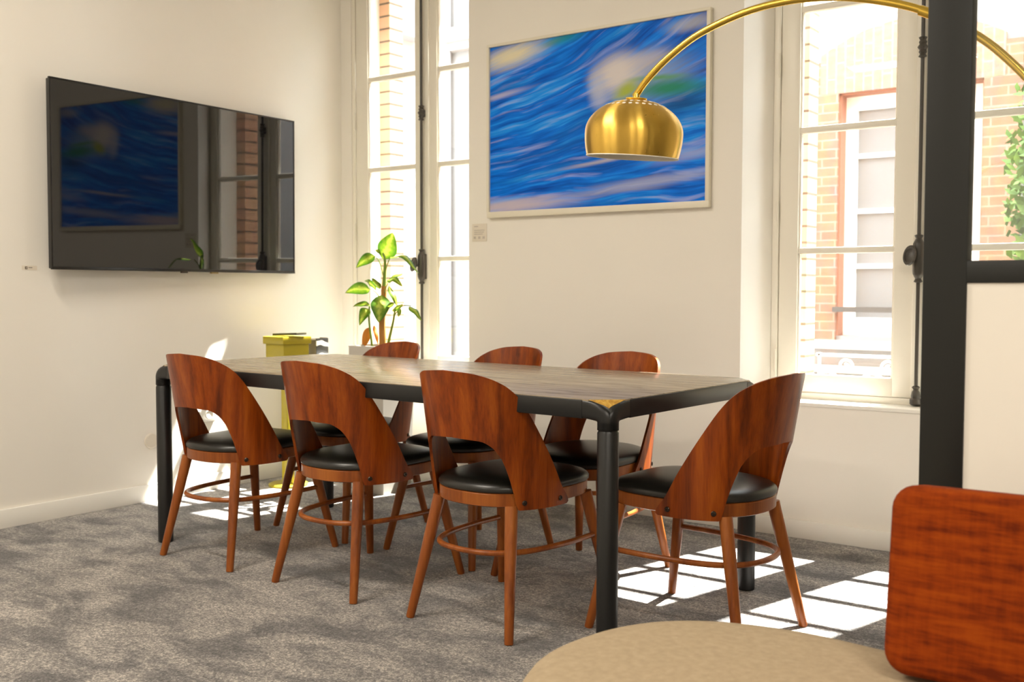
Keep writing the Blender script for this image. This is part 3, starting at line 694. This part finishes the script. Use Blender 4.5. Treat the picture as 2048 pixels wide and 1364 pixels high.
def leaf(name, base, tip, wpx, dy0=0., dy1=0., droop=0., face=0.0, mat=LEAF, cup=.25, parent=pp):
    A = at(base[0], base[1], 1, PLC.y+dy0); B = at(tip[0], tip[1], 1, PLC.y+dy1); o0 = Vector(pp.location)
    ax = B-A; L = ax.length; wd_ = wpx/F_PX*5.5; view = FW
    side = ax.cross(view).normalized(); nm = side.cross(ax).normalized()
    side = (side*math.cos(face)+nm*math.sin(face)).normalized(); nm = side.cross(ax).normalized()
    m_ = MB(); uvl = m_.bm.loops.layers.uv.new('UVMap'); nu, nv = 12, 8; G = []
    for i in range(nu+1):
        t = i/nu; w = wd_*.5*(math.sin(PI*min(1, t**.8))**.8)*(1.05-.35*t)+.0005; c = A+ax*t+Vector((0, 0, droop*L*math.sin(PI*t)))+nm*(.03*math.sin(t*9))*L
        G.append([m_.bm.verts.new(c + side*(w*(2*j/nv-1)) + nm*(cup*w*abs(2*j/nv-1)) - o0) for j in range(nv+1)])
    for i in range(nu):
        for j in range(nv):
            f = m_.bm.faces.new((G[i][j], G[i+1][j], G[i+1][j+1], G[i][j+1]))
            for lp, (a, b) in zip(f.loops, ((i, j), (i+1, j), (i+1, j+1), (i, j+1))): lp[uvl].uv = (b/nv, a/nu)
    return m_.build(name, mat, parent, 80)
def stem(name, pts, r0, r1, mat, parent=pp):
    o0 = Vector(pp.location); P = spline([at(x, y, 1, PLC.y+d)-o0 for x, y, d in pts], 6); n_ = len(P)
    return MB().tube(P, [r0+(r1-r0)*k/(n_-1) for k in range(n_)], 10).build(name, mat, parent)
stem('cane', [(766, 720, 0), (765, 680, 0), (764, 640, 0), (767, 600, 0), (768, 572, 0)], .020, .013, CANE)
stem('stem', [(768, 575, 0), (769, 550, 0), (770, 525, .0), (767, 505, .0)], .011, .005, STEM)
stem('stem', [(745, 705, 0), (743, 680, -.02), (738, 640, -.03), (739, 612, -.04)], .007, .004, STEM)
stem('stem', [(772, 705, 0), (780, 672, .0), (787, 640, -.02), (790, 618, -.03)], .009, .004, STEM)
stem('petiole', [(768, 560, 0), (764, 540, 0), (757, 520, -.01), (748, 512, -.03)], .0035, .0025, STEM)
stem('petiole', [(770, 545, 0), (775, 528, 0), (780, 515, -.01)], .0035, .0025, STEM)
stem('petiole', [(762, 600, 0), (752, 585, -.02), (740, 578, -.05)], .003, .002, STEM)
stem('petiole', [(768, 590, 0), (772, 575, -.02), (776, 566, -.03)], .003, .002, STEM)
stem('petiole', [(789, 630, -.02), (805, 612, -.03), (822, 612, -.05)], .003, .002, STEM)
for a in ((( 766, 519), (785, 466), 44, 0, -.02, 0., 0.), ((750, 512), (712, 536), 24, -.03, -.10, .10, .3), ((778, 514), (838, 546), 17, -.02, -.05, .16, .9),
          ((740, 580), (690, 586), 27, -.05, -.13, .12, .2), ((760, 578), (743, 556), 16, -.02, -.08, .0, .5), ((772, 566), (806, 547), 12, -.02, .04, .08, .7),
          ((774, 560), (804, 572), 14, -.03, -.10, .10, .5), ((778, 572), (796, 613), 14, -.03, -.02, .0, .7), ((763, 590), (757, 645), 42, -.05, -.10, .05, .0),
          ((740, 611), (706, 614), 14, -.04, -.12, .12, .7), ((738, 618), (719, 651), 24, -.04, -.09, .20, .3), ((818, 613), (843, 641), 13, -.05, -.06, .08, .5),
          ((784, 622), (806, 608), 10, -.03, -.02, .0, .4), ((764, 505), (750, 500), 9, 0, -.03, 0, .3), ((800, 616), (797, 634), 9, -.03, -.05, 0, .3),
          ((788, 606), (770, 618), 10, -.03, -.05, 0, .6), ((752, 582), (728, 562), 14, -.02, .05, .1, .6), ((745, 600), (760, 640), 12, .02, .05, .1, .4)):
    leaf('leaf', a[0], a[1], a[2], a[3], a[4], a[5], a[6])
leaf('dry_leaf', (738, 655), (726, 700), 18, -.03, -.02, 0, .4, DRY)
leaf('dry_leaf', (748, 650), (757, 690), 10, .03, .03, 0, .4, DRY)
# ------------------------------------------------------------------ courtyard outside
GRD = painted('pale courtyard gravel', (.45, .43, .38), .9, 40, .5)
mb = MB(); mb.box((-16, YO+.1, -.6), (12, 20, -.45)); o = mb.build('courtyard_ground', GRD, smooth=0, kind='structure')
YF = 8.0
bd = thing('brick_building', 'pale building across the courtyard with brick framed window', 'building', (-2.2, YF, -.45))
bo = Vector((2.2, -YF, .45))
def B(mb_, name, mat, par=bd, sm=0): mb_.bm.transform(Matrix.Translation(bo)); return mb_.build(name, mat, par, sm)
wx0, wx1, wz0, wz1 = -2.738, -1.70, .70, 2.56
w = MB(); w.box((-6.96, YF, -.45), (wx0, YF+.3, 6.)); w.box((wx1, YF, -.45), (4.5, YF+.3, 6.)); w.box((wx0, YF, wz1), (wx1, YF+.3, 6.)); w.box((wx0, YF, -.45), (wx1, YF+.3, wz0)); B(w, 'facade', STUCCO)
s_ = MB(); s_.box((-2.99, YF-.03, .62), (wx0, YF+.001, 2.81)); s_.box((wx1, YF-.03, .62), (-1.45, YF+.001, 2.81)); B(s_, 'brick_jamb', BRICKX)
ac = []
for k in range(13):
    x = -2.88+(2.88-1.56)*k/12; ac.append((x, 2.86+.20*(1-((k-6)/6)**2)))
s_ = MB(); s_.prism([(-2.88, wz1), (-1.56, wz1)] + list(reversed(ac)), YF-.032, YF+.001, 0, lambda v: (v.x, v.z, v.y)); B(s_, 'brick_arch', BRICKV)
ORB = painted('orange brick reveal', (.30, .12, .065), .8, 30, .3)
s_ = MB(); s_.box((wx0, YF, wz0), (wx0+.012, YF+.14, wz1)); s_.box((wx0, YF, wz1-.012), (wx1, YF+.14, wz1)); s_.box((wx1-.012, YF, wz0), (wx1, YF+.14, wz1)); B(s_, 'reveal', ORB)
WHT = painted('white window paint', (.85, .84, .80), .5)
s_ = MB(); fy = YF+.12
s_.box((wx0+.012, fy, wz0+.14), (wx0+.10, fy+.05, wz1-.12)); s_.box((wx1-.10, fy, wz0+.14), (wx1-.012, fy+.05, wz1-.12)); s_.box((wx0, fy, wz1-.12), (wx1, fy+.05, wz1-.012)); s_.box((wx0, fy, wz0), (wx1, fy+.05, wz0+.14)); s_.box((-2.26, fy-.003, wz0+.14), (-2.18, fy+.053, wz1-.12))
for z in (1.24, 1.665, 2.09): s_.box((wx0+.05, fy+.005, z-.018), (wx1-.05, fy+.045, z+.018))
wf_ = B(s_, 'window_frame', WHT)
s_ = MB(); s_.box((wx0+.05, fy+.03, wz0+.05), (wx1-.05, fy+.034, wz1-.05)); B(s_, 'curtained_pane', plain('pale curtained glass', (.15, .155, .155), .4), wf_)
s_ = MB(); s_.box((wx0-.02, YF-.045, .885), (wx1+.02, YF-.01, .925)); B(s_, 'rail', painted('grey rail', (.05, .045, .04), .5))
s_ = MB(); s_.box((wx0-.18, YF-.10, .60), (wx1+.18, YF+.12, .665), .01); s_.box((wx0-.25, YF-.14, .42), (wx1+.25, YF+.0, .47), .01); B(s_, 'sill', STONE)
# cornice, pipe and ledges on the far left part of that facade
s_ = MB(); s_.box((-6.6, YF-.16, 3.45), (-5.3, YF, 3.58)); s_.box((-6.6, YF-.10, 3.38), (-5.3, YF, 3.45)); B(s_, 'ledge', painted('grey ledge stone', (.40, .36, .33), .8))
s_ = MB(); s_.tube([Vector((-6.62, YF-.09, -.45)), Vector((-6.62, YF-.09, 6))], .06, 12); B(s_, 'drainpipe', painted('zinc pipe', (.38, .37, .37), .5), sm=35)
# side wing
sw = thing('side_wing', 'sunlit side wing of the courtyard with grey shuttered window', 'building', (-6.97, 6.4, -.45))
bo2 = Vector((6.97, -6.4, .45))
def S(mb_, name, mat, sm=0): mb_.bm.transform(Matrix.Translation(bo2)); return mb_.build(name, mat, sw, sm)
s_ = MB(); s_.box((-7.3, YO+.1, -.45), (-6.97, YF-.001, 6)); S(s_, 'facade', painted('pinkish stucco', (.60, .50, .42), .9, 30, .3))
s_ = MB(); s_.box((-6.98, 7.42, .8), (-6.93, 7.78, 3.0)); S(s_, 'shutter', painted('grey shutter', (.40, .39, .38), .6))
s_ = MB(); s_.box((-6.98, 7.78, .5), (-6.90, 7.93, 3.2)); s_.box((-6.98, 7.3, 1.9), (-6.91, 7.9, 1.97)); S(s_, 'window_trim', WHT)
s_ = MB(); s_.box((-6.98, 6.6, 3.50), (-6.80, YF-.18, 3.62)); S(s_, 'ledge', painted('grey ledge', (.38, .36, .36), .8))
# scrolled white iron guard outside window 2
ig = thing('iron_guard', 'low white scrolled iron guard outside the right window', 'railing', (-1.19, YO+.16, .50))
def scroll(cx, cz, r, sg):
    return [Vector((cx+sg*r*(1-.75*k/26)*math.cos(k/26*2.6*PI), 0, cz+r*(1-.75*k/26)*math.sin(k/26*2.6*PI))) for k in range(27)]
s_ = MB()
for k in range(6):
    cx = -.5+.2*k; s_.tube(scroll(cx, .12, .06, 1 if k % 2 else -1), .008, 6); s_.tube(scroll(cx+.08, .20, .035, -1 if k % 2 else 1), .007, 6)
s_.tube([(-.56, 0, .05), (.56, 0, .05)], .008, 6); s_.tube([(-.56, 0, .25), (.56, 0, .25)], .008, 6)
s_.tube([(-.545, 0, -.0), (-.545, 0, .26)], .008, 6); s_.tube([(.545, 0, 0), (.545, 0, .26)], .008, 6)
s_.build('scrollwork', WHT, ig)
# tree added behind the partition glass in place of reflected greenery
trr = thing('stand_in_tree', 'green leafy tree added outside the right window in place of greenery reflected in the partition glass', 'tree', (-.50, 6.6, -.45))
BARK = painted('tree bark', (.12, .08, .05), .9, 30, 1.)
MB().tube([(0, 0, 0), (.05, .02, 1.0), (0, 0, 2.0), (.02, 0, 3.0)], [.09, .075, .055, .02], 12).build('trunk', BARK, trr)
GL = N('tree leaves'); GL.set(GL.ramp(GL.noise(GL.coord(), 5, 3), [(.35, (.04, .11, .012)), (.6, (.14, .28, .04))]), .6); GL = GL.m
cr = MB(); random.seed(3)
for k in range(15000):
    while True:
        p = Vector((random.uniform(-1, 1), random.uniform(-1, 1), random.uniform(-1, 1)))
        if p.length < 1: break
    p = Vector((p.x*.78, p.y*.6, p.z*1.5+2.1))
    if noise.noise(p*2.4) < -.42: continue
    s = random.uniform(.025, .05); d1 = Vector((random.gauss(0, 1), random.gauss(0, 1), random.gauss(0, 1))).normalized(); d2 = d1.orthogonal().normalized()
    cr.quad(p-d1*s, p-d2*s*.5, p+d1*s, p+d2*s*.5)
cr.build('foliage', GL, trr, 0, kind='stuff')
